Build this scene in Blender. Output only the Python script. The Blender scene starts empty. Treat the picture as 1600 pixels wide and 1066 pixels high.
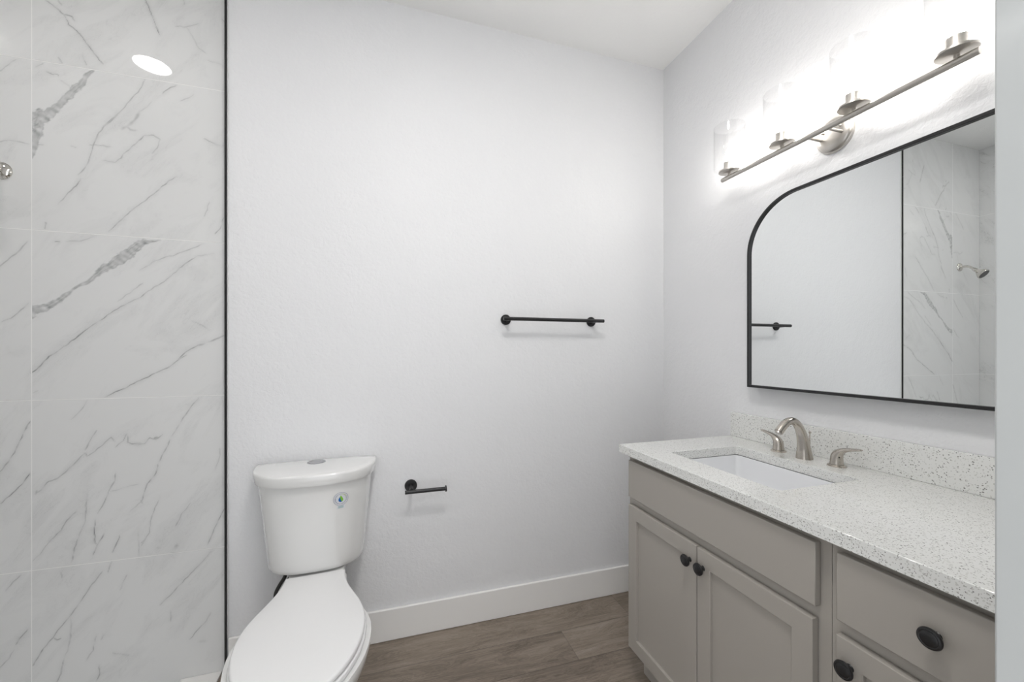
import bpy, bmesh, math, random
import numpy as np
from mathutils import Vector, Matrix
PI = math.pi
S = bpy.context.scene
C = S.collection
random.seed(7)

# ------------------------------------------------------------------ camera
cam_d = bpy.data.cameras.new('camera')
cam = bpy.data.objects.new('camera', cam_d); C.objects.link(cam)
cam.location = (0, 0, 1.25)
cam.rotation_euler = (PI/2, 0, -0.30498)
cam_d.sensor_width = 36; cam_d.lens = 629.7/1600*36
cam_d.shift_y = (549.1-533)/1600
cam_d.clip_start = 0.02
S.camera = cam

# ------------------------------------------------------------------ world, exposure
w = bpy.data.worlds.new('world'); S.world = w; w.use_nodes = True
bg = w.node_tree.nodes['Background']
bg.inputs['Color'].default_value = (0.95, 0.97, 1.0, 1)
bg.inputs['Strength'].default_value = 1.4
S.view_settings.view_transform = 'Standard'; S.view_settings.look = 'None'
S.view_settings.gamma = 1; S.view_settings.use_curve_mapping = False
S.view_settings.exposure = 0.23
BULB = 70.0         # strength of each vanity bulb
DOWN = 44.0          # strength of the recessed light over the shower
ROOM_ADDED = 48.0          # strength of the unseen ceiling light added over the floor

# room measures (metres)
D = 1.829; W = 1.432; H = 2.767; TY = 1.84; SX = -1.496; EX = -0.592; FY = 0.2

# ------------------------------------------------------------------ materials
def mat(name, col, rough=.5, metal=0, **kw):
    m = bpy.data.materials.new(name); m.use_nodes = True
    b = m.node_tree.nodes['Principled BSDF']
    b.inputs['Base Color'].default_value = (*col, 1); b.inputs['Roughness'].default_value = rough
    b.inputs['Metallic'].default_value = metal
    for k, v in kw.items(): b.inputs[k.replace('_', ' ')].default_value = v
    return m
def N(m, t, **kw):
    n = m.node_tree.nodes.new(t)
    for k, v in kw.items():
        if k.startswith('i_'): n.inputs[k[2:].replace('_', ' ')].default_value = v
        else: setattr(n, k, v)
    return n
def L(m, a, b): m.node_tree.links.new(a, b)
def B(m): return m.node_tree.nodes['Principled BSDF']
def M(m, op, a, b=None, c=None):
    n = N(m, 'ShaderNodeMath', operation=op)
    for i, v in enumerate((a, b, c)):
        if v is None: continue
        if isinstance(v, (int, float)): n.inputs[i].default_value = v
        else: L(m, v, n.inputs[i])
    return n.outputs[0]
def ramp(m, fac, stops):
    r = N(m, 'ShaderNodeValToRGB'); L(m, fac, r.inputs[0])
    e = r.color_ramp.elements
    while len(e) < len(stops): e.new(.5)
    for k, (p, c) in enumerate(stops):
        e[k].position = p; e[k].color = (*c, 1) if len(c) == 3 else c
    return r.outputs[0]
def mixc(m, fac, a, b):
    n = N(m, 'ShaderNodeMix', data_type='RGBA')
    for s, v in ((0, fac), (6, a), (7, b)):
        if isinstance(v, tuple): n.inputs[s].default_value = (*v, 1)
        elif isinstance(v, (int, float)): n.inputs[s].default_value = v
        else: L(m, v, n.inputs[s])
    return n.outputs[2]
def bump(m, h, dist, strength=1):
    b = N(m, 'ShaderNodeBump'); b.inputs['Distance'].default_value = dist; b.inputs['Strength'].default_value = strength
    L(m, h, b.inputs['Height']); L(m, b.outputs[0], B(m).inputs['Normal'])

# painted drywall with a knock-down texture
def paint(name, col, rough=.55, d=.0023):
    m = mat(name, col, rough)
    g = N(m, 'ShaderNodeNewGeometry')
    n1 = N(m, 'ShaderNodeTexNoise', i_Scale=75.0, i_Detail=3.0, i_Roughness=.55, i_Distortion=.6)
    n2 = N(m, 'ShaderNodeTexNoise', i_Scale=16.0, i_Detail=2.0)
    L(m, g.outputs['Position'], n1.inputs['Vector']); L(m, g.outputs['Position'], n2.inputs['Vector'])
    h = M(m, 'ADD', M(m, 'MULTIPLY', n1.outputs[0], .75), M(m, 'MULTIPLY', n2.outputs[0], 1.2))
    bump(m, h, d)
    return m
m_wall = paint('wall_paint', (.80, .805, .818))
m_ceil = paint('ceiling_paint', (.92, .92, .91), .7, .001)
m_trim = mat('trim_paint', (.88, .87, .85), .3)
m_jamb = mat('jamb_paint', (.48, .495, .49), .12, Coat_Weight=.6, Coat_Roughness=.04)

# marble-look porcelain: veins come from a mesh attribute, soft clouds from noise
def marble(name, hx, vx, attr=True, axis=0):
    m = mat(name, (.7, .7, .7), .14)
    B(m).inputs['Coat Weight'].default_value = 1.0; B(m).inputs['Coat Roughness'].default_value = .012 if attr else .12
    g = N(m, 'ShaderNodeNewGeometry'); pos = g.outputs['Position']
    mp = N(m, 'ShaderNodeMapping'); mp.inputs['Scale'].default_value = (1, 2.8, 2.8)
    mr = N(m, 'ShaderNodeMapping'); mr.inputs['Rotation'].default_value = (0, .87, 0) if attr else (-.87, 0, PI/2)
    L(m, pos, mr.inputs['Vector']); L(m, mr.outputs[0], mp.inputs['Vector'])
    n = N(m, 'ShaderNodeTexNoise', i_Scale=3.2, i_Detail=9.0, i_Roughness=.62, i_Distortion=.8); L(m, mp.outputs[0], n.inputs['Vector'])
    n2 = N(m, 'ShaderNodeTexNoise', i_Scale=9.0, i_Detail=5.0, i_Roughness=.6, i_Distortion=1.2); L(m, mp.outputs[0], n2.inputs['Vector'])
    cloud = M(m, 'MULTIPLY', ramp(m, n.outputs[0], [(.5, (0, 0, 0)), (.75, (1, 1, 1))]), .14)
    # hairlines where noise crosses its middle
    hl = M(m, 'ABSOLUTE', M(m, 'SUBTRACT', n2.outputs[0], .5))
    hair = M(m, 'MULTIPLY', ramp(m, hl, [(0, (1, 1, 1)), (.014, (0, 0, 0))]), ramp(m, n.outputs[0], [(.5, (0, 0, 0)), (.62, (1, 1, 1))]))
    v = M(m, 'ADD', cloud, M(m, 'MULTIPLY', hair, .10 if attr else .4))
    if attr:
        a = N(m, 'ShaderNodeAttribute', attribute_name='vein'); n3 = N(m, 'ShaderNodeTexNoise', i_Scale=60.0, i_Detail=4.0)
        L(m, pos, n3.inputs['Vector'])
        v = M(m, 'ADD', v, M(m, 'MULTIPLY', a.outputs['Fac'], M(m, 'ADD', .75, M(m, 'MULTIPLY', n3.outputs[0], .95))))
    v = M(m, 'MINIMUM', v, 1.0)
    base = mixc(m, v, (.745, .75, .745), (.12, .13, .135))
    sx = N(m, 'ShaderNodeSeparateXYZ'); L(m, pos, sx.inputs[0])
    acc = None
    for z in hx:
        t = M(m, 'LESS_THAN', M(m, 'ABSOLUTE', M(m, 'SUBTRACT', sx.outputs[2], z)), .0013)
        acc = t if acc is None else M(m, 'MAXIMUM', acc, t)
    for x in vx:
        t = M(m, 'LESS_THAN', M(m, 'ABSOLUTE', M(m, 'SUBTRACT', sx.outputs[axis], x)), .0013)
        acc = M(m, 'MAXIMUM', acc, t)
    L(m, mixc(m, acc, base, (.87, .87, .86)), B(m).inputs['Base Color'])
    L(m, M(m, 'ADD', .42, M(m, 'MULTIPLY', acc, .3)), B(m).inputs['Roughness'])
    L(m, M(m, 'SUBTRACT', 1.0, acc), B(m).inputs['Coat Weight'])
    bump(m, M(m, 'SUBTRACT', 1.0, acc), .0006)
    return m
GZ = [2.266, 1.673, 1.079, .486]
m_tile = marble('marble_tile', GZ, [-1.1735])
m_tile_side = marble('marble_tile_side', GZ, [1.24, .64, .04], attr=False, axis=1)

# wood-look planks running along X
def planks():
    m = mat('wood_plank_floor', (.2, .17, .14), .42)
    g = N(m, 'ShaderNodeNewGeometry'); s = N(m, 'ShaderNodeSeparateXYZ'); L(m, g.outputs['Position'], s.inputs[0])
    ry = M(m, 'DIVIDE', M(m, 'SUBTRACT', s.outputs[1], 1.652), .178)
    row = M(m, 'FLOOR', ry); fy = M(m, 'SUBTRACT', ry, row)
    wn = N(m, 'ShaderNodeTexWhiteNoise', noise_dimensions='1D'); L(m, row, wn.inputs['W'])
    # joint of the second row falls at x = 0.75
    off = M(m, 'ADD', M(m, 'MULTIPLY', wn.outputs[0], .25), .25)
    isr = M(m, 'COMPARE', row, -1.0, .1)
    off = M(m, 'ADD', M(m, 'MULTIPLY', off, M(m, 'SUBTRACT', 1.0, isr)), M(m, 'MULTIPLY', isr, .75))
    rx = M(m, 'DIVIDE', M(m, 'ADD', s.outputs[0], off), 1.5)
    col = M(m, 'FLOOR', rx); fx = M(m, 'SUBTRACT', rx, col)
    cid = N(m, 'ShaderNodeCombineXYZ'); L(m, row, cid.inputs[0]); L(m, col, cid.inputs[1])
    w2 = N(m, 'ShaderNodeTexWhiteNoise', noise_dimensions='3D'); L(m, cid.outputs[0], w2.inputs['Vector'])
    # grain coordinates, offset per plank
    cx = N(m, 'ShaderNodeCombineXYZ')
    L(m, M(m, 'ADD', M(m, 'MULTIPLY', s.outputs[0], 1.0), M(m, 'MULTIPLY', w2.outputs[0], 37.0)), cx.inputs[0])
    L(m, M(m, 'MULTIPLY', s.outputs[1], 5.0), cx.inputs[1]); L(m, M(m, 'MULTIPLY', w2.outputs[0], 11.0), cx.inputs[2])
    n1 = N(m, 'ShaderNodeTexNoise', i_Scale=2.6, i_Detail=8.0, i_Roughness=.62, i_Distortion=1.3); L(m, cx.outputs[0], n1.inputs['Vector'])
    cx2 = N(m, 'ShaderNodeCombineXYZ')
    L(m, M(m, 'ADD', M(m, 'MULTIPLY', s.outputs[0], 1.0), M(m, 'MULTIPLY', w2.outputs[0], 17.0)), cx2.inputs[0])
    L(m, M(m, 'MULTIPLY', s.outputs[1], 28.0), cx2.inputs[1]); L(m, w2.outputs[0], cx2.inputs[2])
    n2 = N(m, 'ShaderNodeTexNoise', i_Scale=7.0, i_Detail=6.0, i_Roughness=.7, i_Distortion=.4); L(m, cx2.outputs[0], n2.inputs['Vector'])
    # rings of a cathedral grain
    rg = M(m, 'SINE', M(m, 'MULTIPLY', n1.outputs[0], 95.0))
    v = M(m, 'ADD', M(m, 'MULTIPLY', n1.outputs[0], .9), M(m, 'MULTIPLY', n2.outputs[0], .5))
    v = M(m, 'ADD', v, M(m, 'MULTIPLY', rg, .06))
    v = M(m, 'ADD', v, M(m, 'MULTIPLY', M(m, 'SUBTRACT', w2.outputs[0], .5), .2))
    c = ramp(m, v, [(.42, (.115, .088, .066)), (.62, (.20, .162, .127)), (.78, (.265, .218, .175)), (.98, (.34, .287, .237))])
    e1 = M(m, 'LESS_THAN', M(m, 'MINIMUM', fy, M(m, 'SUBTRACT', 1.0, fy)), .008)
    e2 = M(m, 'LESS_THAN', M(m, 'MINIMUM', fx, M(m, 'SUBTRACT', 1.0, fx)), .0005)
    e = M(m, 'MAXIMUM', e1, e2)
    L(m, mixc(m, M(m, 'MULTIPLY', e, .55), c, (.06, .048, .04)), B(m).inputs['Base Color'])
    bump(m, M(m, 'SUBTRACT', M(m, 'MULTIPLY', n2.outputs[0], .4), e), .0005)
    return m
m_floor = planks()

# white quartz with grey chips
def quartz():
    m = mat('speckled_quartz', (.8, .8, .78), .12, Coat_Weight=.3, Coat_Roughness=.05)
    g = N(m, 'ShaderNodeNewGeometry'); pos = g.outputs['Position']
    wp = N(m, 'ShaderNodeTexNoise', i_Scale=300.0, i_Detail=2.0); L(m, pos, wp.inputs['Vector'])
    wv = N(m, 'ShaderNodeVectorMath', operation='SCALE'); L(m, wp.outputs['Color'], wv.inputs[0]); wv.inputs['Scale'].default_value = .004
    ad = N(m, 'ShaderNodeVectorMath', operation='ADD'); L(m, pos, ad.inputs[0]); L(m, wv.outputs[0], ad.inputs[1])
    out = None
    base = (.78, .785, .765)
    for sc, frac, rad, colr, k in ((185., .50, .30, (.55, .55, .52), .7), (285., .30, .32, (.36, .36, .33), .75), (235., .11, .33, (.12, .12, .11), .85), (360., .10, .36, (.07, .06, .06), .8)):
        vo = N(m, 'ShaderNodeTexVoronoi', i_Scale=sc); L(m, ad.outputs[0], vo.inputs['Vector'])
        sp = N(m, 'ShaderNodeSeparateColor'); L(m, vo.outputs['Color'], sp.inputs[0])
        t = M(m, 'MULTIPLY', M(m, 'LESS_THAN', sp.outputs[0], frac), M(m, 'LESS_THAN', vo.outputs['Distance'], rad))
        out = mixc(m, M(m, 'MULTIPLY', t, k), base if out is None else out, colr)
    L(m, out, B(m).inputs['Base Color'])
    return m
m_quartz = quartz()
m_cab = mat('greige_cabinet_paint', (.385, .36, .325), .38)
m_cabin = mat('cabinet_inside', (.2, .17, .13), .7)
m_black = mat('matte_black_metal', (.012, .012, .013), .38)
m_blackp = mat('black_edge_trim', (.008, .008, .008), .35)
m_porc = mat('white_porcelain', (.80, .80, .79), .12, Coat_Weight=1, Coat_Roughness=.02)
m_plast = mat('white_seat_plastic', (.82, .82, .82), .22)
m_sinkm = mat('sink_porcelain', (.80, .81, .83), .12, Coat_Weight=1, Coat_Roughness=.02)
m_nick = mat('brushed_nickel', (.56, .52, .47), .27, 1)
m_nickl = mat('satin_nickel', (.56, .535, .50), .33, 1)
m_chr = mat('polished_nickel', (.66, .64, .60), .07, 1)
m_butt = mat('chrome_button', (.55, .55, .56), .25, 1)
m_rubber = mat('dark_hose', (.02, .018, .016), .6)
m_white = mat('white_plastic', (.8, .8, .79), .4)
m_caulk = mat('white_caulk', (.78, .78, .78), .4)
m_mirror = mat('mirror_silver', (.86, .88, .88), 0.0, 1)
m_gap = mat('dark_gap', (.01, .01, .01), .9)
m_blue = mat('label_blue', (.01, .12, .42), .4); m_green = mat('label_green', (.22, .5, .05), .4)
m_gray = mat('label_grey', (.30, .31, .38), .4); m_teal = mat('label_teal', (.36, .50, .50), .4); m_lab = mat('label_white', (.74, .75, .78), .3)
m_olive = mat('label_olive', (.45, .5, .2), .4)
m_pan = mat('shower_pan', (.75, .75, .74), .3)

def emis(name, col, st):
    m = bpy.data.materials.new(name); m.use_nodes = True; nt = m.node_tree; nt.nodes.clear()
    e = nt.nodes.new('ShaderNodeEmission'); e.inputs[0].default_value = (*col, 1); e.inputs[1].default_value = st
    o = nt.nodes.new('ShaderNodeOutputMaterial'); nt.links.new(e.outputs[0], o.inputs[0]); return m
m_bulb = emis('glowing_bulb', (1, .965, .92), BULB)
m_down = emis('glowing_diffuser', (1, .975, .95), DOWN)
m_room_added = emis('added_light_diffuser', (1, .975, .95), ROOM_ADDED)
# thin clear glass: passes light straight through, mirrors a little more at grazing angles
m_glass = bpy.data.materials.new('clear_thin_glass'); m_glass.use_nodes = True
nt = m_glass.node_tree; nt.nodes.clear()
tr = nt.nodes.new('ShaderNodeBsdfTransparent'); tr.inputs[0].default_value = (.985, .985, .985, 1)
gl = nt.nodes.new('ShaderNodeBsdfGlossy'); gl.inputs['Roughness'].default_value = .03
lw = nt.nodes.new('ShaderNodeLayerWeight'); lw.inputs[0].default_value = .5
pw = nt.nodes.new('ShaderNodeMath'); pw.operation = 'POWER'; pw.inputs[1].default_value = 4.0; nt.links.new(lw.outputs['Facing'], pw.inputs[0])
ma = nt.nodes.new('ShaderNodeMath'); ma.operation = 'MULTIPLY_ADD'; ma.inputs[1].default_value = .30; ma.inputs[2].default_value = .03; nt.links.new(pw.outputs[0], ma.inputs[0])
mx = nt.nodes.new('ShaderNodeMixShader'); o = nt.nodes.new('ShaderNodeOutputMaterial')
nt.links.new(ma.outputs[0], mx.inputs[0]); nt.links.new(tr.outputs[0], mx.inputs[1]); nt.links.new(gl.outputs[0], mx.inputs[2]); nt.links.new(mx.outputs[0], o.inputs[0])

# ------------------------------------------------------------------ helpers
def obj(name, bm, m, parent=None, smooth=30, bevel=0, seg=2):
    bmesh.ops.recalc_face_normals(bm, faces=bm.faces)
    me = bpy.data.meshes.new(name); bm.to_mesh(me); bm.free()
    for q in (m if isinstance(m, (list, tuple)) else [m]): me.materials.append(q)
    if smooth is not None:
        for p in me.polygons: p.use_smooth = True
        me.set_sharp_from_angle(angle=math.radians(smooth))
    o = bpy.data.objects.new(name, me); C.objects.link(o)
    if parent: o.parent = parent; o.matrix_parent_inverse = parent.matrix_world.inverted() if parent.type != 'EMPTY' else Matrix.Translation(-parent.location)
    if bevel:
        b = o.modifiers.new('bevel', 'BEVEL'); b.width = bevel; b.segments = seg; b.limit_method = 'ANGLE'; b.angle_limit = math.radians(35); b.harden_normals = False
    return o
def thing(name, label, cat, loc, group=None):
    o = bpy.data.objects.new(name, None); C.objects.link(o); o.location = loc; o.empty_display_size = .05
    return tag(o, label, cat, group)
def tag(o, label, cat, group=None):
    o['label'] = label; o['category'] = cat
    if group: o['group'] = group
    return o
def struct(name, bm, m, parent=None, **k):
    o = obj(name, bm, m, parent, **k)
    if not parent: o['kind'] = 'structure'
    return o
def nb(): return bmesh.new()
def box(bm, x0, x1, y0, y1, z0, z1):
    vs = [bm.verts.new(p) for p in ((x0,y0,z0),(x1,y0,z0),(x1,y1,z0),(x0,y1,z0),(x0,y0,z1),(x1,y0,z1),(x1,y1,z1),(x0,y1,z1))]
    for f in ((0,3,2,1),(4,5,6,7),(0,1,5,4),(1,2,6,5),(2,3,7,6),(3,0,4,7)): bm.faces.new([vs[i] for i in f])
    return bm
def B1(*a): return box(nb(), *a)
def loft(bm, rings, caps=(True, True), closed=True):
    R = [[bm.verts.new(p) for p in r] for r in rings]
    n = len(R[0])
    for a, b in zip(R, R[1:]):
        for i in range(n if closed else n-1):
            j = (i+1) % n
            bm.faces.new((a[i], a[j], b[j], b[i]))
    if caps[0]: bm.faces.new(R[0][::-1])
    if caps[1]: bm.faces.new(R[-1])
    return R
def tube(bm, path, rad, n=20, caps=(True, True), squash=None):
    P = [Vector(p) for p in path]; rings = []
    if isinstance(rad, (int, float)): rad = [rad]*len(P)
    up = None
    for i, p in enumerate(P):
        t = (P[min(i+1, len(P)-1)]-P[max(i-1, 0)]).normalized()
        if up is None:
            up = Vector((0, 0, 1)) if abs(t.z) < .9 else Vector((0, 1, 0))
        s = t.cross(up).normalized(); u = s.cross(t).normalized(); up = u
        r = rad[i]; ru, rs = (r, r) if isinstance(r, (int, float)) else r
        rings.append([p + u*ru*math.cos(2*PI*k/n) + s*rs*math.sin(2*PI*k/n) for k in range(n)])
    loft(bm, rings, caps); return bm
def lathe(bm, prof, centre, axis=(0, 0, 1), n=40, caps=(True, True)):
    """prof: (distance along axis, radius)"""
    a = Vector(axis).normalized(); s = a.orthogonal().normalized(); t = a.cross(s); c = Vector(centre)
    rings = [[c + a*h + (s*math.cos(2*PI*k/n) + t*math.sin(2*PI*k/n))*max(r, 1e-4) for k in range(n)] for h, r in prof]
    loft(bm, rings, caps); return bm
def smoothpath(pts, n=8):
    """Catmull-Rom through tuples of any length"""
    P = [np.array(p, float) for p in pts]; P = [2*P[0]-P[1]] + P + [2*P[-1]-P[-2]]; out = []
    for i in range(1, len(P)-2):
        for k in range(n):
            t = k/n; a, b, c, d = P[i-1:i+3]
            out.append(.5*((2*b)+(c-a)*t+(2*a-5*b+4*c-d)*t*t+(3*b-a-3*c+d)*t**3))
    out.append(P[-2]); return out
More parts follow.
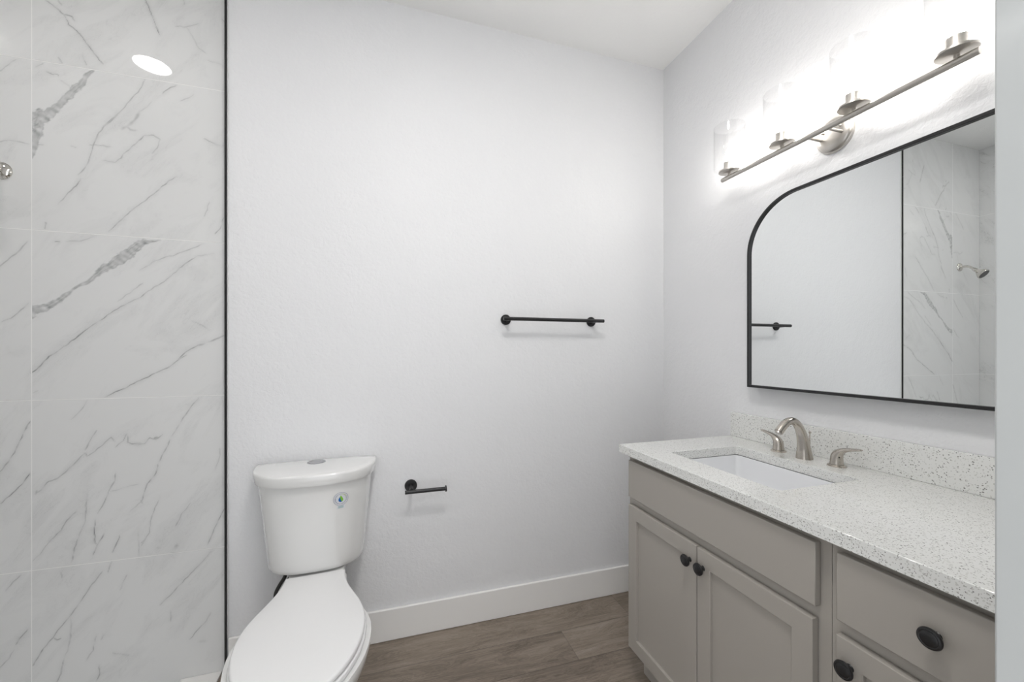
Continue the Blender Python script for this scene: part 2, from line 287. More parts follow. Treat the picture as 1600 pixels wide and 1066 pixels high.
VEINS=[(1.57,0.6,[(-1.136,2.483),(-1.119,2.472),(-1.101,2.457),(-1.087,2.445),(-1.065,2.444),(-1.056,2.431)]),(1.7,0.6,[(-1.087,2.445),(-1.072,2.412),(-1.049,2.397),(-1.034,2.372),(-1.023,2.354),(-1.006,2.332),(-0.986,2.302),(-0.975,2.291)]),(2.26,0.4,[(-1.102,2.492),(-1.091,2.475)]),(2.38,0.75,[(-0.851,2.56),(-0.841,2.528),(-0.828,2.494),(-0.819,2.466),(-0.81,2.44)]),(1.46,0.35,[(-0.733,2.588),(-0.729,2.571)]),(1.46,0.4,[(-0.757,2.484),(-0.721,2.49),(-0.702,2.502),(-0.684,2.512)]),(1.47,0.25,[(-0.721,2.49),(-0.702,2.454),(-0.684,2.418),(-0.657,2.4)]),(1.49,0.3,[(-0.653,2.374),(-0.625,2.371),(-0.598,2.36)]),(1.5,0.3,[(-0.61,2.548),(-0.596,2.535)]),(2.04,0.45,[(-1.102,2.29),(-1.091,2.271)]),(1.15,0.35,[(-1.034,2.31),(-1.023,2.276)]),(1.34,0.4,[(-1.166,2.242),(-1.143,2.26)]),(1.35,0.4,[(-1.139,2.234),(-1.119,2.228),(-1.104,2.229),(-1.101,2.223)]),(1.13,0.3,[(-1.097,2.212),(-1.068,2.192)]),(1.43,0.5,[(-0.854,2.262),(-0.864,2.232),(-0.886,2.191),(-0.916,2.14),(-0.945,2.105),(-0.974,2.066)]),(1.42,0.5,[(-0.887,2.188),(-0.916,2.14),(-0.952,2.09),(-0.988,2.042),(-1.002,1.997),(-1.012,1.946),(-1.028,1.909),(-1.047,1.882)]),(1.49,0.5,[(-1.039,1.868),(-1.051,1.839),(-1.074,1.812),(-1.102,1.769)]),(2.91,0.5,[(-0.755,2.263),(-0.78,2.244),(-0.799,2.221)]),(3.59,0.25,[(-0.83,2.188),(-0.849,2.157),(-0.871,2.132),(-0.894,2.089)]),(1.84,0.35,[(-0.7,2.234),(-0.715,2.216),(-0.735,2.206)]),(8.31,0.28,[(-0.867,2.139),(-0.883,2.105),(-0.904,2.081),(-0.924,2.065)]),(7.06,0.28,[(-0.908,2.08),(-0.895,2.067),(-0.875,2.068)]),(2.88,0.45,[(-0.805,2.043),(-0.825,2.058),(-0.854,2.051),(-0.871,2.028),(-0.895,2.001),(-0.92,1.974)]),(1.88,0.38,[(-0.92,1.974),(-0.924,1.959),(-0.94,1.941),(-0.976,1.941)]),(2.4,0.3,[(-0.808,2.043),(-0.816,2.016),(-0.831,1.99)]),(1.38,0.4,[(-1.014,1.995),(-1.0,1.997),(-0.976,1.997),(-0.954,1.995)]),(1.37,0.3,[(-1.068,1.982),(-1.051,1.98)]),(1.73,0.5,[(-0.667,2.07),(-0.645,2.063),(-0.622,2.053),(-0.597,2.053)]),(1.58,0.5,[(-0.756,1.915),(-0.778,1.896),(-0.795,1.873),(-0.825,1.839),(-0.858,1.806),(-0.9,1.764),(-0.928,1.728),(-0.96,1.684)]),(1.24,0.3,[(-0.647,1.827),(-0.654,1.795),(-0.665,1.769)]),(1.88,0.5,[(-0.601,1.773),(-0.613,1.729),(-0.627,1.706)]),(1.68,0.45,[(-1.138,1.705),(-1.14,1.681)]),(1.67,0.4,[(-1.171,1.971),(-1.142,1.975)]),(1.47,0.35,[(-0.712,2.219),(-0.743,2.2)]),(2.26,0.6,[(-1.111,1.636),(-1.096,1.639)]),(1.36,0.35,[(-1.08,1.641),(-1.044,1.645),(-0.994,1.664)]),(1.74,0.42,[(-0.635,1.629),(-0.688,1.615),(-0.735,1.575),(-0.77,1.539),(-0.796,1.51),(-0.84,1.475)]),(1.91,0.62,[(-0.84,1.475),(-0.865,1.452),(-0.899,1.433),(-0.928,1.408),(-0.961,1.384),(-0.984,1.362),(-1.003,1.347),(-1.035,1.315),(-1.067,1.288),(-1.102,1.251)]),(2.04,0.8,[(-1.102,1.251),(-1.125,1.231),(-1.151,1.197),(-1.172,1.175)]),(1.36,0.38,[(-0.667,1.667),(-0.719,1.638),(-0.765,1.613),(-0.821,1.588),(-0.87,1.551)]),(1.31,0.32,[(-0.855,1.504),(-0.899,1.463),(-0.933,1.432)]),(5.01,0.42,[(-0.597,1.314),(-0.64,1.289),(-0.688,1.27)]),(2.21,0.6,[(-0.688,1.27),(-0.724,1.248),(-0.745,1.223),(-0.76,1.205),(-0.791,1.184),(-0.821,1.169)]),(2.16,0.8,[(-0.821,1.169),(-0.86,1.145),(-0.909,1.117),(-0.942,1.1),(-0.973,1.082)]),(1.81,0.4,[(-0.796,1.181),(-0.77,1.199),(-0.724,1.235)]),(1.47,0.3,[(-0.709,1.366),(-0.677,1.354),(-0.651,1.34)]),(1.45,0.4,[(-1.172,1.104),(-1.157,1.112)]),(1.35,0.4,[(-0.683,1.072),(-0.708,1.04),(-0.733,1.0),(-0.758,0.948),(-0.773,0.919)]),(1.57,0.5,[(-0.773,0.919),(-0.782,0.896),(-0.802,0.857),(-0.812,0.828)]),(2.88,0.68,[(-0.812,0.828),(-0.819,0.794),(-0.84,0.758)]),(2.15,0.5,[(-0.84,0.761),(-0.85,0.738),(-0.861,0.693)]),(1.54,0.4,[(-0.861,0.693),(-0.897,0.66)]),(3.56,0.4,[(-0.864,0.699),(-0.86,0.684)]),(2.17,0.5,[(-0.797,0.938),(-0.821,0.919),(-0.84,0.928),(-0.857,0.907),(-0.876,0.903),(-0.901,0.916),(-0.904,0.945)]),(5.98,0.4,[(-0.828,0.924),(-0.814,0.927)]),(2.59,0.6,[(-0.904,0.916),(-0.883,0.909),(-0.864,0.908)]),(1.53,0.42,[(-0.906,0.948),(-0.915,0.923),(-0.938,0.899)]),(1.52,0.45,[(-0.938,0.919),(-0.952,0.939),(-0.974,0.915),(-1.001,0.889),(-1.023,0.871)]),(2.52,0.5,[(-1.032,0.886),(-1.023,0.874)]),(1.49,0.5,[(-1.032,0.88),(-1.054,0.854),(-1.076,0.828),(-1.106,0.8),(-1.127,0.791),(-1.148,0.763),(-1.165,0.752)]),(5.03,0.4,[(-1.161,0.765),(-1.161,0.751)]),(1.39,0.4,[(-0.995,0.965),(-1.015,0.929),(-1.03,0.894)]),(1.26,0.3,[(-1.023,1.073),(-1.039,1.04),(-1.067,1.008)]),(1.89,0.6,[(-1.177,1.005),(-1.19,0.976)]),(2.11,0.7,[(-1.177,0.826),(-1.19,0.803),(-1.214,0.77),(-1.254,0.726)]),(1.75,0.45,[(-0.94,0.805),(-0.943,0.776),(-0.961,0.738),(-0.974,0.694),(-0.99,0.665)]),(2.2,0.62,[(-0.997,0.641),(-1.003,0.602),(-1.001,0.562),(-0.995,0.553)]),(2.09,0.65,[(-0.974,0.587),(-0.995,0.55),(-1.006,0.515)]),(1.19,0.25,[(-0.869,0.758),(-0.92,0.746),(-0.956,0.738)]),(1.38,0.45,[(-1.023,0.728),(-1.03,0.639),(-1.045,0.591),(-1.056,0.548),(-1.067,0.499)]),(3.45,0.4,[(-1.025,0.711),(-1.025,0.697)]),(2.51,0.5,[(-1.053,0.564),(-1.058,0.545)]),(1.48,0.48,[(-1.054,0.678),(-1.08,0.651),(-1.091,0.617),(-1.127,0.577),(-1.152,0.54),(-1.169,0.521)]),(1.88,0.6,[(-0.927,0.577),(-0.938,0.542),(-0.947,0.515)]),(1.56,0.38,[(-0.807,0.699),(-0.831,0.626),(-0.84,0.574),(-0.852,0.55),(-0.866,0.526)]),(3.57,0.35,[(-0.852,0.55),(-0.866,0.537)]),(1.54,0.25,[(-0.873,0.596),(-0.871,0.492)]),(1.88,0.65,[(-0.598,0.636),(-0.622,0.587),(-0.643,0.536),(-0.655,0.504)]),(2.99,0.3,[(-0.614,0.872),(-0.612,0.842),(-0.63,0.783)]),(2.45,0.35,[(-0.708,0.67),(-0.738,0.635),(-0.758,0.587)]),(3.6,0.35,[(-0.816,0.514),(-0.802,0.511)]),(10.93,0.18,[(-0.753,0.515),(-0.756,0.501)]),(2.09,0.62,[(-0.978,0.453),(-0.991,0.431),(-1.015,0.402),(-1.028,0.378),(-1.048,0.346)]),(1.94,0.62,[(-1.048,0.346),(-1.068,0.308),(-1.092,0.277),(-1.115,0.244),(-1.143,0.207)]),(2.91,0.65,[(-1.143,0.207),(-1.158,0.175),(-1.168,0.152)]),(1.87,0.45,[(-0.951,0.482),(-0.962,0.445)]),(1.8,0.45,[(-1.115,0.239),(-1.104,0.231),(-1.092,0.236)]),(3.42,0.28,[(-1.068,0.319),(-1.066,0.277),(-1.068,0.231),(-1.076,0.182),(-1.088,0.154)]),(2.27,0.65,[(-1.088,0.154),(-1.096,0.11),(-1.108,0.082)]),(1.41,0.32,[(-0.905,0.43),(-0.924,0.375)]),(1.61,0.48,[(-0.637,0.48),(-0.674,0.436),(-0.707,0.403),(-0.744,0.365),(-0.775,0.327),(-0.807,0.295)]),(2.23,0.45,[(-0.646,0.236),(-0.66,0.206),(-0.688,0.178),(-0.716,0.145)]),(12.31,0.2,[(-0.684,0.133),(-0.665,0.129)]),(1.75,0.45,[(-0.949,0.151),(-0.92,0.141),(-0.898,0.133)]),(1.62,0.42,[(-0.991,0.116),(-0.987,0.084),(-0.993,0.054)]),(1.5,0.4,[(-0.999,0.222),(-1.007,0.172),(-1.024,0.139)]),(2.9,0.35,[(-0.974,0.222),(-0.983,0.205)]),(1.44,0.45,[(-1.202,0.474),(-1.223,0.455),(-1.239,0.429)]),(1.78,0.6,[(-1.185,0.284),(-1.2,0.26),(-1.213,0.238)]),(1.54,0.35,[(-1.219,0.219),(-1.234,0.193),(-1.256,0.168),(-1.285,0.141)]),(1.36,0.28,[(-1.092,0.476),(-1.092,0.446)]),(1.45,0.3,[(-0.771,0.266),(-0.773,0.228)]),(1.55,0.45,[(-1.213,2.259),(-1.256,2.209),(-1.305,2.154)]),(1.63,0.3,[(-1.293,1.985),(-1.256,1.966),(-1.231,1.978),(-1.181,1.97)]),(1.33,0.4,[(-1.181,1.635),(-1.225,1.578)]),(1.45,0.42,[(-1.18,1.635),(-1.224,1.577),(-1.256,1.539),(-1.299,1.497)]),(2.0,0.45,[(-1.18,1.416),(-1.196,1.397),(-1.229,1.363),(-1.256,1.352)]),(2.23,0.62,[(-1.177,1.007),(-1.199,0.957),(-1.218,0.901),(-1.256,0.839)])]
BANDS=[[(-1.007,2.261,0.004),(-1.023,2.236,0.0089),(-1.037,2.207,0.0133),(-1.058,2.181,0.0159),(-1.082,2.145,0.0136),(-1.106,2.113,0.0136),(-1.133,2.083,0.0207),(-1.156,2.062,0.0282),(-1.173,2.042,0.0259)],[(-1.149,2.081,0.0217),(-1.157,2.051,0.0229),(-1.158,2.019,0.0229),(-1.166,1.986,0.012),(-1.168,1.967,0.0144),(-1.171,1.947,0.0096),(-1.173,1.923,0.0014)],[(-0.806,1.67,0.0012),(-0.831,1.662,0.0036),(-0.855,1.657,0.0136),(-0.889,1.626,0.0216),(-0.918,1.596,0.0232),(-0.951,1.562,0.0171),(-0.98,1.542,0.0132),(-0.998,1.523,0.007),(-1.021,1.497,0.0052),(-1.044,1.485,0.0041),(-1.067,1.463,0.0052),(-1.089,1.442,0.0092),(-1.116,1.42,0.012),(-1.142,1.402,0.0142),(-1.168,1.395,0.0212),(-1.174,1.386,0.0254)]]
# ------------------------------------------------------------------ the room
struct('floor', B1(-.605, W+.1, -.25, D+.1, -.1, 0), m_floor)
struct('ceiling', B1(SX-.1, W+.1, -.25, D+.1, H, H+.1), m_ceil)
struct('wall_back', B1(EX+.004, W, D, D+.12, 0, H), m_wall)
struct('wall_right', B1(W, W+.12, .05, D+.12, 0, H), m_wall)
struct('wall_left', B1(SX-.1, SX, .05, TY+.12, -.1, H), m_tile_side)
bm = nb()
box(bm, .484, W, .06, FY, 0, H); struct('wall_front', bm, m_jamb, bevel=.002)
bm = nb(); box(bm, SX, -.45, .06, FY, -.1, H)
struct('wall_doorway_left', bm, m_wall)
bm = nb(); box(bm, -.45, .484, .06, FY, 2.05, H)
struct('wall_doorway_head', bm, m_wall)

# tiled shower wall, a fine grid that carries the veining as an attribute
VN = VEINS
def tile_wall():
    st = .0025
    xs = np.linspace(SX, EX, int((EX-SX)/st)); zs = np.linspace(-.1, H, int((H+.1)/st))
    XX, ZZ = np.meshgrid(xs, zs); nx, nz = len(xs), len(zs)
    v = np.zeros_like(XX)
    rng = np.random.default_rng(3)
    # small smooth wobble so that strokes are not ruler straight
    def wob(seed, sc):
        r = np.random.default_rng(seed); a = np.zeros_like(XX)
        for k in range(7):
            fx, fz, ph = r.normal(0, sc), r.normal(0, sc), r.uniform(0, 6.3); a += np.sin(XX*fx+ZZ*fz+ph)
        return a/7
    wx = wob(1, 60)*.0045 + wob(4, 170)*.0025; wz = wob(2, 60)*.0045 + wob(5, 170)*.0025
    PX, PZ = XX+wx, ZZ+wz
    def seg(ax, az, bx, bz, m):
        dx, dz = bx-ax, bz-az; q = dx*dx+dz*dz+1e-12
        sl = (slice(max(0, np.searchsorted(zs, min(az, bz)-m)), np.searchsorted(zs, max(az, bz)+m)),
              slice(max(0, np.searchsorted(xs, min(ax, bx)-m)), np.searchsorted(xs, max(ax, bx)+m)))
        px, pz = PX[sl], PZ[sl]
        t = np.clip(((px-ax)*dx+(pz-az)*dz)/q, 0, 1)
        return sl, t, np.hypot(px-ax-t*dx, pz-az-t*dz)
    brk = .75+.5*wob(9, 90)*1.6
    for wd, it, pts in VN:
        wdm = max(wd*.001*.55, .0014)
        n = len(pts)-1
        for i in range(n):
            (ax, az), (bx, bz) = pts[i], pts[i+1]
            sl, t, d = seg(ax, az, bx, bz, wdm*3+.012)
            u = (i+t)/n; tap = np.clip(np.minimum(u, 1-u)*6+.45, 0, 1)
            g = it*np.clip(brk[sl], .25, 1.1)*tap*np.exp(-(d/wdm)**2/1.2)
            g = np.maximum(g, it*.13*tap*np.exp(-(d/(wdm*3+.004))**2))
            v[sl] = np.maximum(v[sl], g)
    edgew = wob(12, 120)*.35 + wob(13, 260)*.3
    for band in BANDS:
        sd = np.full_like(XX, 9.0); hw = np.zeros_like(XX)
        for i in range(len(band)-1):
            (ax, az, aw), (bx, bz, bw) = band[i], band[i+1]
            sl, t, d = seg(ax, az, bx, bz, max(aw, bw)+.03)
            w_ = (aw+(bw-aw)*t)*.78*(1+edgew[sl]); q = d-w_; s0 = sd[sl]
            hw[sl] = np.where(q < s0, w_, hw[sl]); sd[sl] = np.minimum(s0, q)
        inside = np.clip(-sd/.003+.5, 0, 1)
        streak = .75+.5*wob(21, 140)*1.5
        g = inside*.36*streak + np.exp(-(sd/.0022)**2)*.20*np.clip(brk, .3, 1.2)
        g = g + inside*np.exp(-((sd+hw*.55)/.0016)**2)*.18*np.clip(wob(23, 60)*3+.4, 0, 1)
        v = np.maximum(v, np.where(XX < -1.1735, 0, g))
    me = bpy.data.meshes.new('wall_shower')
    co = np.stack([XX.ravel(), np.full(XX.size, TY), ZZ.ravel()], 1)
    # a thickness behind the face: duplicate border handled by four extra corner vertices
    nv = co.shape[0]
    ext = np.array([[SX, TY+.1, -.1], [EX, TY+.1, -.1], [EX, TY+.1, H], [SX, TY+.1, H]])
    co = np.vstack([co, ext])
    i = np.arange(nx*nz).reshape(nz, nx)
    q = np.stack([i[:-1, :-1], i[:-1, 1:], i[1:, 1:], i[1:, :-1]], -1).reshape(-1, 4)
    me.vertices.add(len(co)); me.vertices.foreach_set('co', co.ravel())
    side = [list(i[0, ::-1])+[nv, nv+1], list(i[::-1, -1])+[nv+1, nv+2], list(i[-1, :])+[nv+2, nv+3], list(i[:, 0])+[nv+3, nv], [nv, nv+3, nv+2, nv+1]]
    loops = np.concatenate([q.ravel()]+[np.array(s) for s in side]); sizes = np.concatenate([np.full(len(q), 4)]+[[len(s)] for s in side])
    me.loops.add(len(loops)); me.loops.foreach_set('vertex_index', loops.astype(np.int32))
    starts = np.concatenate([[0], np.cumsum(sizes)[:-1]])
    me.polygons.add(len(sizes)); me.polygons.foreach_set('loop_start', starts.astype(np.int32)); me.polygons.foreach_set('loop_total', sizes.astype(np.int32))
    me.update(calc_edges=True); me.validate()
    at = me.attributes.new('vein', 'FLOAT', 'POINT'); at.data.foreach_set('value', np.concatenate([v.ravel(), np.zeros(4)]).astype(np.float32))
    me.materials.append(m_tile)
    o = bpy.data.objects.new('wall_shower', me); C.objects.link(o); o['kind'] = 'structure'
tile_wall()
# black metal edge between tile and drywall, in two lengths, and the caulk line beside it
struct('trim_1', B1(EX, EX+.0062, TY-.022, TY+.02, 0, 2.4395), m_blackp)
struct('trim_2', B1(EX, EX+.0062, TY-.022, TY+.02, 2.4415, H), m_blackp)
struct('trim_3', B1(EX+.0062, EX+.012, D-.0045, D+.01, .135, H), m_caulk, bevel=.0015)
# shower pan and flush white threshold
struct('trim_4', B1(-.742, -.606, FY, TY, -.1, .004), m_trim, bevel=.003)
struct('floor_shower', B1(SX, -.742, FY, TY, -.14, -.05), m_pan)
# baseboards with an eased top edge
def base(x0, x1, y0, y1, name):
    struct(name, B1(x0, x1, y0, y1, 0, .137), m_trim, bevel=.004, seg=3)
base(EX+.012, W-.013, D-.013, D, 'baseboard_back')
base(W-.013, W, 1.345, D, 'baseboard_right')

# ------------------------------------------------------------------ toilet
TX = -.258
toilet = thing('toilet', 'white two-piece toilet with closed lid in the corner beside the marble shower wall', 'toilet', (-.25, 1.80, 0))
def cx(y): return -.250
LIDT = [(1.055, 0), (1.058, .030), (1.066, .058), (1.08, .080), (1.10, .101), (1.13, .123), (1.17, .1435), (1.21, .158), (1.26, .1685), (1.31, .1725), (1.35, .171), (1.39, .164), (1.43, .152), (1.47, .137), (1.51, .122), (1.55, .110), (1.59, .103), (1.635, .100)]
def tabw(tab, y): return float(np.interp(y, [a for a, b in tab], [b for a, b in tab]))
def ring(tab, z, grow=0, n=30, shift=True, cen=None):
    y0, y1 = tab[0][0], tab[-1][0]; R, Lf = [], []
    ym = (y0+y1)/2
    for i in range(n+1):
        y = y0+(y1-y0)*(1-math.cos(PI*i/n))/2
        w_ = tabw(tab, y)
        # grow outwards
        g = grow
        yy = y + (-g if i == 0 else 0) + (-g*math.cos(PI*i/n) if i else 0)
        ww = w_ + (g*math.sin(PI*min(i/n*1.0, .5)) if w_ > 0 else 0)
        c_ = cx(y) if cen is None else cen
        R.append((c_+ww, yy, z)); Lf.append((c_-ww, yy, z))
    return R + Lf[::-1][:-1] if tab[0][1] == 0 else R + Lf[::-1]
# bowl
RIM = [(1.045, 0), (1.047, .03), (1.056, .062), (1.07, .088), (1.09, .111), (1.12, .135), (1.16, .158), (1.20, .173), (1.25, .186), (1.30, .191), (1.35, .190), (1.40, .178), (1.45, .155), (1.50, .130), (1.55, .108), (1.60, .094), (1.70, .090), (1.80, .090)]
FOOT = [(1.20, 0), (1.203, .03), (1.215, .055), (1.24, .078), (1.28, .094), (1.33, .101), (1.40, .102), (1.50, .100), (1.60, .104), (1.68, .106), (1.72, .104), (1.735, .098)]
def blend(t, n=30):
    a, b = ring(FOOT, 0, n=n), ring(RIM, 0, n=n)
    return [(p[0]*(1-t)+q[0]*t, p[1]*(1-t)+q[1]*t) for p, q in zip(a, b)]
bm = nb(); rings = []
for z, t, s in ((0, .06, 1), (.02, .05, 1), (.035, 0, 1), (.10, .02, 1), (.17, .14, 1), (.22, .32, 1), (.27, .56, 1), (.31, .76, 1), (.345, .91, 1), (.37, .98, 1), (.387, 1, 1), (.395, .985, 1)):
    rings.append([(x, y, z) for x, y in blend(t)])
loft(bm, rings)
bowl = obj('bowl', bm, m_porc, toilet, smooth=60)
# raised deck that carries the tank
bm = nb()
def rrect(x0, x1, y0, y1, r, z, n=6):
    out = []
    for cx_, cy_, a0 in ((x1-r, y0+r, -90), (x1-r, y1-r, 0), (x0+r, y1-r, 90), (x0+r, y0+r, 180)):
        for k in range(n+1):
            a = math.radians(a0+90*k/n); out.append((cx_+r*math.cos(a), cy_+r*math.sin(a), z))
    return out
loft(bm, [rrect(-.25-.098, -.25+.098, 1.565, 1.80, .02, .385), rrect(-.25-.097, -.25+.097, 1.567, 1.80, .02, .416), rrect(-.25-.092, -.25+.092, 1.573, 1.795, .018, .423)])
obj('tank_deck', bm, m_porc, toilet, smooth=50)
def plate(name, z0, z1, grow, r, m, dome=0):
    bm = nb()
    rr = [ring(LIDT, z0, grow-r*.6), ring(LIDT, z0+r*.5, grow)]
    for a in (0, 25, 50, 70, 90):
        rr.append(ring(LIDT, z1-r+r*math.sin(math.radians(a)), grow-r+r*math.cos(math.radians(a))))
    if dome:
        base_ = rr[-1]
        for s_, dz in ((.93, .3), (.8, .65), (.55, .9), (.25, 1.0)):
            c0 = (cx(1.33), 1.33); rr.append([((p[0]-c0[0])*s_+c0[0], (p[1]-c0[1])*s_+c0[1], z1+dome*dz) for p in base_])
    loft(bm, rr); return obj(name, bm, m, toilet, smooth=45)
plate('seat', .398, .4125, .004, .005, m_plast)
plate('seat_lid', .4155, .431, 0, .007, m_plast, dome=.005)
# tank: bowed front, flat back, tapering downwards
def dring(wd, yf, yb, z, n=34, e=2.7):
    out = []
    for k in range(n+1):
        t = PI*k/n; c_, s_ = math.cos(t), math.sin(t)
        out.append((TX+wd/2*math.copysign(abs(c_)**(2/e), c_), yb-(yb-yf)*abs(s_)**(2/e), z))
    return out
def tank_at(z):
    f = (z-.45)/(.765-.45); return .352+(.414-.352)*f, 1.630+(1.606-1.630)*f
bm = nb(); rr = [dring(.312, 1.665, 1.79, .427), dring(.337, 1.646, 1.80, .4295), dring(.348, 1.635, 1.81, .437)]
for z in np.linspace(.452, .765, 12):
    w_, yf = tank_at(z); rr.append(dring(w_, yf, 1.814, z))
loft(bm, rr); tank = obj('tank', bm, m_porc, toilet, smooth=50)
bm = nb(); rr = [dring(.425, 1.602, 1.818, .7635), dring(.438, 1.592, 1.819, .765), dring(.444, 1.588, 1.819, .772), dring(.446, 1.588, 1.819, .797)]
for a in (20, 45, 70, 90):
    q = .008*(1-math.cos(math.radians(a))); rr.append(dring(.446-2*q, 1.588+q, 1.819-q*.4, .797+.0095*math.sin(math.radians(a))))
rr += [dring(.446-.05, 1.588+.03, 1.812, .8080), dring(.30, 1.66, 1.80, .8095)]
loft(bm, rr); lid = obj('tank_lid', bm, m_porc, toilet, smooth=45)
bm = nb(); lathe(bm, [(0, .034), (.0015, .034), (.002, .032)], (TX-.004, 1.762, .8090)); br = obj('flush_button', bm, m_butt, lid)
bm = nb()
for sgn in (-1, 1):
    pts = [(math.cos(a), math.sin(a)) for a in np.linspace(0, PI, 20)]
    loft(bm, [[(TX-.004+x*r*1, 1.762+sgn*(.0012+y*r), z) for x, y in pts] for r, z in ((.0295, .8105), (.0295, .8122), (.0275, .813))])
obj('button_halves', bm, m_butt, br)
# water-saving sticker, laid on the curved tank front
def onfront(x, z, off=.0007):
    w_, yf = tank_at(z); e = 2.7
    q = min(abs(x-TX)/(w_/2), .999); s_ = (1-q**e)**(1/e); return (x, 1.814-(1.814-yf)*s_-off, z)
SCX, SCZ, SR = -.1645, .7000, .0255
bm = nb()
def patch(pts, off, mi):
    c_ = (sum(p[0] for p in pts)/len(pts), sum(p[1] for p in pts)/len(pts))
    vs = [bm.verts.new(onfront(SCX+x, SCZ+z, off)) for x, z in pts]; cv = bm.verts.new(onfront(SCX+c_[0], SCZ+c_[1], off))
    for i in range(len(vs)):
        f = bm.faces.new((vs[i], vs[(i+1) % len(vs)], cv)); f.material_index = mi
def arc(r, a0, a1, n): return [(r*math.cos(math.radians(a0+(a1-a0)*k/n)), r*math.sin(math.radians(a0+(a1-a0)*k/n))) for k in range(n+1)]
patch(arc(SR, 0, 351, 39), .0006, 0)
patch([(-.014, -.037), (.014, -.037), (.014, -.016), (-.014, -.016)], .00055, 0)
def strip(r0, r1, a0, a1, mi, off=.0009):
    n = max(2, int(abs(a1-a0)/9)); A_, B_ = arc(r0, a0, a1, n), arc(r1, a0, a1, n)
    for i in range(n):
        f = bm.faces.new([bm.verts.new(onfront(SCX+p[0], SCZ+p[1], off)) for p in (A_[i], A_[i+1], B_[i+1], B_[i])]); f.material_index = mi
strip(.0242, .0255, 0, 360, 3)
for k in range(34):     # tiny ring lettering, too small to read
    a = k*360/34; strip(.0168, .0210, a, a+random.uniform(3.5, 6.5), 3 if not 20 < a < 80 else 5)
drop = [(x*1.7, z*1.6) for x, z in [(0, .0085), (.0022, .0048), (.0042, .0010), (.0048, -.0022), (.0040, -.0052), (.0018, -.0070), (0, -.0074), (-.0018, -.0070), (-.0040, -.0052), (-.0048, -.0022), (-.0042, .0010), (-.0022, .0048)]]
patch([drop[i] for i in (0, 1, 2, 3, 4, 5)]+[(-.0009, -.0016), (-.0031, .0064)], .0011, 2)
patch([drop[i] for i in (5, 6, 7, 8, 9, 10, 11)]+[(-.0031, .0064), (-.0009, -.0016)], .0011, 1)
for z0, wd in ((-.0300, .0090), (-.0345, .0085)):
    patch([(-wd, z0), (wd, z0), (wd, z0+.0030), (-wd, z0+.0030)], .0011, 4)
st_ = obj('sticker', bm, [m_lab, m_blue, m_green, m_gray, m_teal, m_olive], tank, smooth=None); st_['label'] = 'round water-saving sticker with blue and green drop'
# supply hose, stop valve
bm = nb(); tube(bm, smoothpath([(-.350, 1.70, .435), (-.364, 1.70, .402), (-.380, 1.70, .376), (-.391, 1.692, .352), (-.392, 1.70, .315), (-.385, 1.74, .26), (-.375, 1.775, .205)], 8), .0065, 14)
hose = obj('supply_hose', bm, m_rubber, toilet); hose['label'] = 'dark supply hose'
bm = nb(); lathe(bm, [(0, .022), (.004, .022), (.005, .008), (.05, .008)], (-.375, D-.009, .19), (0, -1, 0), 20); tube(bm, [(-.375, D-.057, .18), (-.375, D-.057, .21)], .011, 14)
obj('stop_valve', bm, m_chr, toilet)
toilet.rotation_euler = (0, 0, .040)

# ------------------------------------------------------------------ towel bar and paper holder
def rosette(bm, x, z, r): lathe(bm, [(0, r), (.006, r), (.0085, r-.002), (.0085, .010), (.011, .0085), (.065, .0075)], (x, D, z), (0, -1, 0), 32)
tb = thing('towel_bar', 'matte black towel bar with round end plates high on the blue-white wall', 'towel bar', (.77, D, 1.399))
for x in (.544, .994):
    bm = nb(); rosette(bm, x, 1.399, .0245); obj('mounting_post', bm, m_black, tb)
bm = nb(); lathe(bm, [(0, .0075), (.0008, .0084), (.5145, .0084), (.5153, .0075)], (.513, D-.07, 1.399), (1, 0, 0), 28); obj('bar', bm, m_black, tb)
tp = thing('toilet_paper_holder', 'short matte black open-ended toilet paper holder beside the toilet tank', 'toilet paper holder', (.108, D, .66))
bm = nb(); rosette(bm, .108, .659, .0265); obj('mounting_post', bm, m_black, tp)
bm = nb(); lathe(bm, [(0, .0072), (.0008, .0082), (.171, .0082)], (.080, D-.07, .653), (1, 0, 0), 28); hb = obj('bar', bm, m_black, tp)
bm = nb(); lathe(bm, [(0, .0082), (.0, .0135), (.0045, .0135), (.0055, .0125)], (.2495, D-.07, .653), (1, 0, 0), 28); obj('end_cap', bm, m_black, hb)

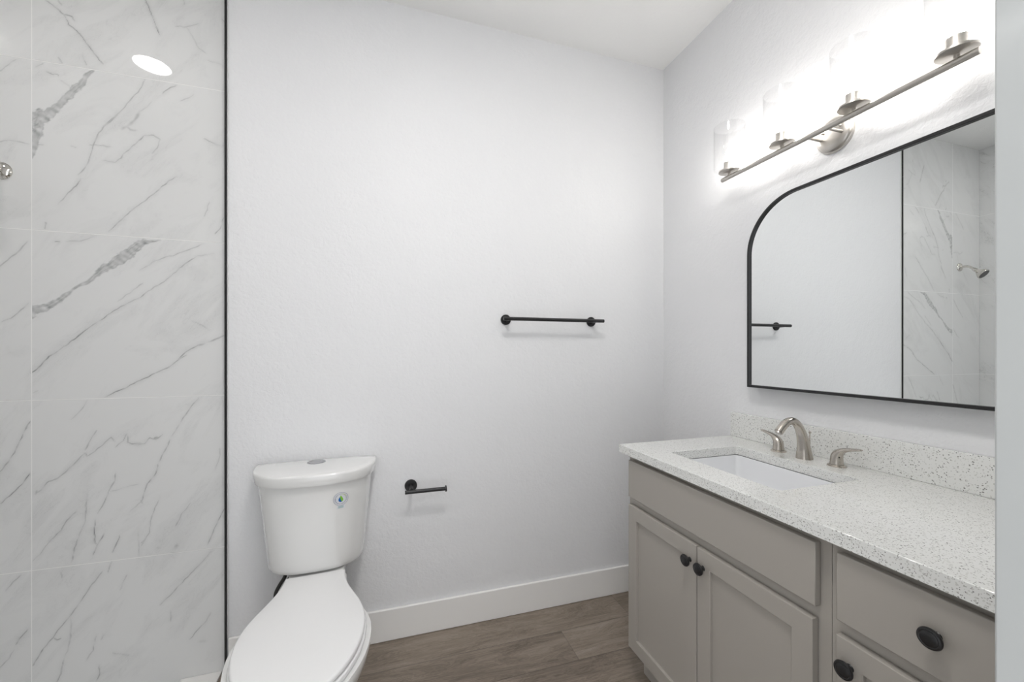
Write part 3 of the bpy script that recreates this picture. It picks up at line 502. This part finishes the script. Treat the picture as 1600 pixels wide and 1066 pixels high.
# ------------------------------------------------------------------ vanity
XF = .897      # face frame front
XD = .878      # door and drawer faces
ZC = .859      # underside of worktop
def knob(parent, y, z):
    bm = nb(); lathe(bm, [(0, .0075), (.002, .006), (.010, .0055), (.013, .009), (.0155, .0165), (.0185, .0175), (.0215, .0165), (.0225, .0140), (.0218, .0125), (.0228, .011), (.0235, .004)], (XD, y, z), (-1, 0, 0), 32)
    return obj('knob', bm, m_black, parent)
def slab_front(name, parent, y0, y1, z0, z1):
    bm = nb(); box(bm, XD, XF-.003, y0, y1, z0, z1); return obj(name, bm, m_cab, parent, bevel=.0018)
def shaker(parent, y0, y1, z0, z1, r=.047):
    """frame-and-panel front as one solid with a recessed centre"""
    bm = nb(); rec = .0088; ch = .0009
    def rect(y0, y1, z0, z1, x): return [bm.verts.new(p) for p in ((x, y0, z0), (x, y1, z0), (x, y1, z1), (x, y0, z1))]
    back = rect(y0, y1, z0, z1, XF-.003); fo_ = rect(y0, y1, z0, z1, XD+ch*1.2); fo = rect(y0+ch, y1-ch, z0+ch, z1-ch, XD)
    fi = rect(y0+r, y1-r, z0+r, z1-r, XD); fi2 = rect(y0+r+.0015, y1-r-.0015, z0+r+.0015, z1-r-.0015, XD+.0015); pi = rect(y0+r+.0022, y1-r-.0022, z0+r+.0022, z1-r-.0022, XD+rec)
    bm.faces.new(back)
    for a, b in ((back, fo_), (fo_, fo), (fo, fi), (fi, fi2), (fi2, pi)):
        for i in range(4): bm.faces.new((a[i], a[(i+1) % 4], b[(i+1) % 4], b[i]))
    bm.faces.new(pi)
    return obj('door', bm, m_cab, parent, smooth=None)
def carcass(parent, y0, y1, rails, left_side_shown=False):
    t = .016
    bm = nb()
    # sides with a toe-kick notch
    for ya in (y0, y1-t):
        prof = [(XF+.018, .115), (XF+.068, .115), (XF+.068, 0), (W-.003, 0), (W-.003, ZC-.001), (XF+.018, ZC-.001)]
        a = [bm.verts.new((x, ya, z)) for x, z in prof]; b = [bm.verts.new((x, ya+t, z)) for x, z in prof]
        bm.faces.new(a); bm.faces.new(b[::-1])
        for i in range(len(prof)): bm.faces.new((a[i], a[(i+1) % 6], b[(i+1) % 6], b[i]))
    box(bm, XF+.018, W-.012, y0+t, y1-t, .115, .131)
    box(bm, W-.012, W-.003, y0+t, y1-t, .115, ZC-.001)
    obj('carcass', bm, m_cab, parent, smooth=None)
    # face frame
    bm = nb(); st = .036
    box(bm, XF, XF+.018, y0, y0+st, .115, ZC-.001); box(bm, XF, XF+.018, y1-st, y1, .115, ZC-.001)
    for za, zb in rails: box(bm, XF, XF+.018, y0+st, y1-st, za, zb)
    obj('face_frame', bm, m_cab, parent, smooth=None)
    obj('toe_kick', B1(XF+.062, XF+.068, y0, y1, 0, .115), m_cab, parent, smooth=None)
sc = thing('sink_cabinet', 'greige sink base cabinet with two shaker doors below a plain false drawer', 'cabinet', (1.15, .973, 0))
carcass(sc, .607, 1.34, [(.115, .15), (.67, .705), (.825, ZC-.001)])
o_ = slab_front('false_drawer_front', sc, .628, 1.322, .703, .840)
dl = shaker(sc, .9741, 1.322, .137, .673); knob(dl, 1.000, .6215)
dr = shaker(sc, .6335, .9702, .137, .673); knob(dr, .947, .6215)
dc = thing('drawer_cabinet', 'narrow greige base cabinet with one drawer over a shaker door, nearest the doorway', 'cabinet', (1.15, .42, 0))
carcass(dc, .247, .6058, [(.115, .15), (.67, .705), (.825, ZC-.001)])
d2 = slab_front('drawer', dc, .270, .586, .703, .840); knob(d2, .4285, .7745)
d3 = shaker(dc, .270, .586, .137, .673); knob(d3, .5605, .6225)
bm = B1(XF, XF+.018, FY+.001, .2462, .115, ZC-.001); tag(obj('filler_strip', bm, m_cab, smooth=None), 'narrow greige filler strip between the drawer cabinet and the front wall', 'filler strip')

# worktop with sink cut-out
def slab():
    bm = nb()
    out = [(.8645, FY+.002), (W-.0005, FY+.002), (W-.0005, 1.366), (.8645, 1.366)]
    inn = [(x, y) for x, y, z in rrect(.972, 1.273, .785, 1.203, .012, 0, 5)]
    for z in (.89,):
        vo = [bm.verts.new((*p, z)) for p in out]; vi = [bm.verts.new((*p, z)) for p in inn]
        es = [bm.edges.new((vo[i], vo[(i+1) % 4])) for i in range(4)] + [bm.edges.new((vi[i], vi[(i+1) % len(vi)])) for i in range(len(vi))]
        bmesh.ops.triangle_fill(bm, edges=es, use_beauty=True)
    # drop any faces inside the hole
    for f in list(bm.faces):
        c_ = f.calc_center_median()
        if .98 < c_.x < 1.265 and .80 < c_.y < 1.19: bm.faces.remove(f)
    r = bmesh.ops.extrude_face_region(bm, geom=list(bm.faces))
    vs = [e for e in r['geom'] if isinstance(e, bmesh.types.BMVert)]
    bmesh.ops.translate(bm, verts=vs, vec=(0, 0, -.0305))
    return bm
ct = obj('countertop', slab(), m_quartz, smooth=None, bevel=.0012); tag(ct, 'white quartz vanity top with dark specks and a rectangular sink cut-out', 'countertop')
bs = obj('backsplash', B1(W-.021, W-.0005, FY+.002, 1.366, .8903, .990), m_quartz, smooth=None, bevel=.0012); tag(bs, 'low speckled white quartz backsplash standing against the wall behind the faucet', 'backsplash')

# sink bowl
sk = thing('sink', 'rectangular white undermount sink set below the speckled quartz top', 'sink', (1.12, .994, .73))
bm = nb()
rr = []
for g, z, r in ((.03, .8583, .02), (-.004, .8583, .016), (-.006, .85, .018), (-.014, .80, .025), (-.030, .755, .035), (-.050, .737, .045), (-.085, .728, .04), (-.12, .7235, .02)):
    rr.append(rrect(.972-g, 1.273+g, .785-g, 1.203+g, r, z, 6))
loft(bm, rr, caps=(False, True))
bk = []
sb = obj('basin', bm, m_sinkm, sk, smooth=50)
so = sb.modifiers.new('thick', 'SOLIDIFY'); so.thickness = .008; so.offset = -1
bm = nb(); lathe(bm, [(0, .022), (.0025, .022), (.004, .019), (.0042, .016)], (1.15, .994, .7238)); obj('drain', bm, m_nick, sk)

# faucet
fc = thing('faucet', 'brushed nickel widespread faucet with arched spout and two lever handles', 'faucet', (1.343, .995, .8903))
bm = nb()
P = smoothpath([(1.343, .996, .8903, .0250), (1.342, .996, .905, .0225), (1.3405, .996, .925, .0197), (1.335, .996, .955, .0165), (1.326, .996, .982, .0145), (1.310, .996, 1.006, .0130), (1.289, .996, 1.0185, .0123), (1.266, .996, 1.0165, .0122), (1.246, .996, 1.003, .0126), (1.2285, .996, .9855, .0132)], 7)
tube(bm, [p[:3] for p in P], [p[3] for p in P], 28); sp = obj('spout', bm, m_nick, fc, smooth=40)
bm = nb(); d_ = Vector((-.6, 0, -.8)); lathe(bm, [(-.004, .0098), (.004, .0098), (.0045, .0085)], Vector((1.2280, .996, .9846)), d_, 24); obj('aerator', bm, m_nickl, sp)
bm = nb(); tube(bm, [(1.366, .996, .905), (1.368, .996, .975), ], .0022, 10); lathe(bm, [(0, .002), (.002, .0042), (.006, .0042), (.008, .002)], (1.368, .996, .972), (0, 0, 1), 14); obj('lift_rod', bm, m_nick, sp)
def handle(y, s):
    X = 1.351
    bm = nb(); lathe(bm, [(0, .0250), (.002, .0252), (.0038, .0235), (.0046, .0205), (.0052, .0196), (.0068, .0196)], (X, y, .8903), (0, 0, 1), 36)
    hr = obj('handle_base', bm, m_nick, fc, smooth=40)
    bm = nb()
    P = smoothpath([(X, y, .8975, .0182, .0182), (X, y, .909, .0170, .0170), (X, y+s*.001, .921, .0160, .0162), (X, y+s*.007, .932, .0130, .0145), (X, y+s*.018, .9415, .0085, .0112), (X, y+s*.034, .948, .0056, .0092), (X, y+s*.052, .952, .0043, .0085), (X, y+s*.066, .9545, .0032, .0070), (X, y+s*.071, .955, .0015, .0035)], 6)
    tube(bm, [p[:3] for p in P], [(p[3], p[4]) for p in P], 24); hd = obj('handle', bm, m_nick, fc, smooth=45)
    hr.parent = hd; hr.matrix_parent_inverse = Matrix.Identity(4); hr.location = (0, 0, 0)
    if s < 0:
        bm = nb(); lathe(bm, [(0, .0022), (.0016, .0022)], (X-.0095, y-.0135, .921), (-.6, -.8, 0), 12); dt = obj('index_dot', bm, m_gap, hd)
handle(1.096, 1); handle(.9, -1)

# ------------------------------------------------------------------ mirror
mr = thing('mirror', 'black framed wall mirror with rounded upper corners above the vanity', 'mirror', (W, .78, 1.1))
def arch(g, y0=.300, y1=1.256, z0=1.1075, z1=1.828, r=.198, n=22):
    y0, y1, z0, z1, r = y0+g, y1-g, z0+g, z1-g, r-g
    pts = [(y1, z0), (y0, z0)]
    pts += [(y0+r-r*math.cos(a), z1-r+r*math.sin(a)) for a in np.linspace(0, PI/2, n)]
    pts += [(y1-r+r*math.sin(a), z1-r+r*math.cos(a)) for a in np.linspace(0, PI/2, n)]
    return pts
XM = 1.380
bm = nb()
sec = [(0, W-.001), (0, XM+.001), (.001, XM), (.0085, XM), (.0095, XM+.001), (.0095, W-.001)]
loops = [[(x, y, z) for y, z in arch(g)] for g, x in sec]
loft(bm, loops+[loops[0]], caps=(False, False)); bmesh.ops.remove_doubles(bm, verts=bm.verts, dist=1e-6)
fr = obj('frame', bm, m_black, mr, smooth=40)
bm = nb(); q = arch(.009); loft(bm, [[(XM+.008, y, z) for y, z in q], [(XM+.013, y, z) for y, z in q]]); obj('mirror_glass', bm, m_mirror, mr, smooth=None)

# ------------------------------------------------------------------ vanity light
vl = thing('vanity_light', 'brushed nickel four-bulb vanity light bar with clear glass shades above the mirror', 'wall light', (W, .958, 1.97))
bm = nb(); lathe(bm, [(0, .060), (.004, .060), (.008, .0585), (.010, .055), (.012, .054), (.017, .048), (.021, .035), (.0225, .015), (.0227, .001)], (W, .957, 1.972), (-1, 0, 0), 48); bp = obj('backplate', bm, m_nickl, vl, smooth=35)
for y, z in ((.985, 1.985), (.930, 1.985)):
    bm = nb(); lathe(bm, [(.015, .0045), (.026, .0045), (.028, .003)], (W, y, z), (-1, 0, 0), 16); obj('cap_nut', bm, m_nickl, bp)
for y in (.989, .925):
    bm = nb(); tube(bm, [(W-.014, y, 1.963), (1.342, y, 1.9626)], .0045, 14); obj('arm', bm, m_nickl, vl)
bm = nb(); lathe(bm, [(0, .0080), (.001, .0090), (.765, .0090), (.766, .0080)], (1.342, .576, 1.9626), (0, 1, 0), 24); obj('bar', bm, m_nickl, vl)
for k in range(4):
    y = .961-.3435+.229*k; c = (1.342, y, 1.9626)
    bm = nb(); lathe(bm, [(.006, .006), (.017, .006), (.018, .010), (.019, .036), (.0205, .0395), (.0255, .0395), (.027, .036), (.028, .0205), (.060, .0200), (.0605, .017), (.0585, .016)], c, (0, 0, 1), 36); cup = obj('socket_cup', bm, m_nickl, vl, smooth=35)
    bm = nb(); prof = [(.0285, .022), (.0285, .046), (.030, .052), (.034, .0565), (.040, .058), (.205, .058)]
    lathe(bm, prof + [(.2055, .0572), (.205, .0562), (.041, .0562), (.035, .0545), (.0315, .050), (.0305, .045), (.0305, .022)], c, (0, 0, 1), 48, caps=(False, False)); obj('glass_shade', bm, m_glass, vl, smooth=40)
    bm = nb(); lathe(bm, [(.058, .0085), (.062, .0105), (.072, .0150), (.084, .0165), (.096, .0145), (.110, .0090), (.120, .0045), (.126, .0012)], c, (0, 0, 1), 28); obj('bulb', bm, m_bulb, vl, smooth=60)

# ------------------------------------------------------------------ shower head and ceiling light
sh = thing('shower_head', 'polished nickel shower head on a bent arm at the marble shower wall', 'shower head', (-1.253, TY, 1.868))
bm = nb(); lathe(bm, [(0, .030), (.003, .030), (.008, .027), (.013, .018), (.015, .011)], (-1.253, TY, 1.868), (0, -1, 0), 36); obj('flange', bm, m_chr, sh)
bm = nb(); P = smoothpath([(-1.253, TY-.010, 1.868), (-1.253, TY-.032, 1.868), (-1.253, TY-.052, 1.862), (-1.253, TY-.072, 1.846), (-1.253, TY-.082, 1.836)], 8); tube(bm, P, .0085, 18); obj('arm', bm, m_chr, sh)
hc = Vector((-1.253, TY-.080, 1.838)); hv = Vector((0, -.74, -.67)).normalized()
bm = nb(); lathe(bm, [(-.010, .010), (0, .0125), (.010, .0135), (.013, .011), (.018, .0125), (.028, .019), (.040, .027), (.052, .034), (.060, .037), (.065, .036), (.066, .032)], hc, hv, 36); hd = obj('spray_head', bm, m_chr, sh, smooth=40)
bm = nb(); lathe(bm, [(0, .032), (.0012, .0315), (.0014, .001)], hc+hv*.066, hv, 36); obj('spray_face', bm, mat('grey_nozzles', (.12, .12, .12), .5), hd)
def downlight(x, y, label, md, r=.078):
    t = thing('recessed_light', label, 'ceiling light', (x, y, H))
    bm = nb(); lathe(bm, [(0, r+.013), (.003, r+.013), (.006, r+.009), (.0065, r), (.0025, r-.001)], (x, y, H), (0, 0, -1), 48, caps=(False, False)); obj('trim_ring', bm, m_white, t)
    bm = nb(); lathe(bm, [(.0005, r), (.0025, r)], (x, y, H), (0, 0, -1), 48); obj('diffuser', bm, md, t, smooth=None)
downlight(-1.175, 1.074, 'round recessed ceiling light glowing above the shower', m_down)
downlight(.22, .44, 'large round added ceiling light, out of view, glowing over the open floor before the vanity', m_room_added, .17)  # unseen ceiling light added for the shadows and the bright countertop
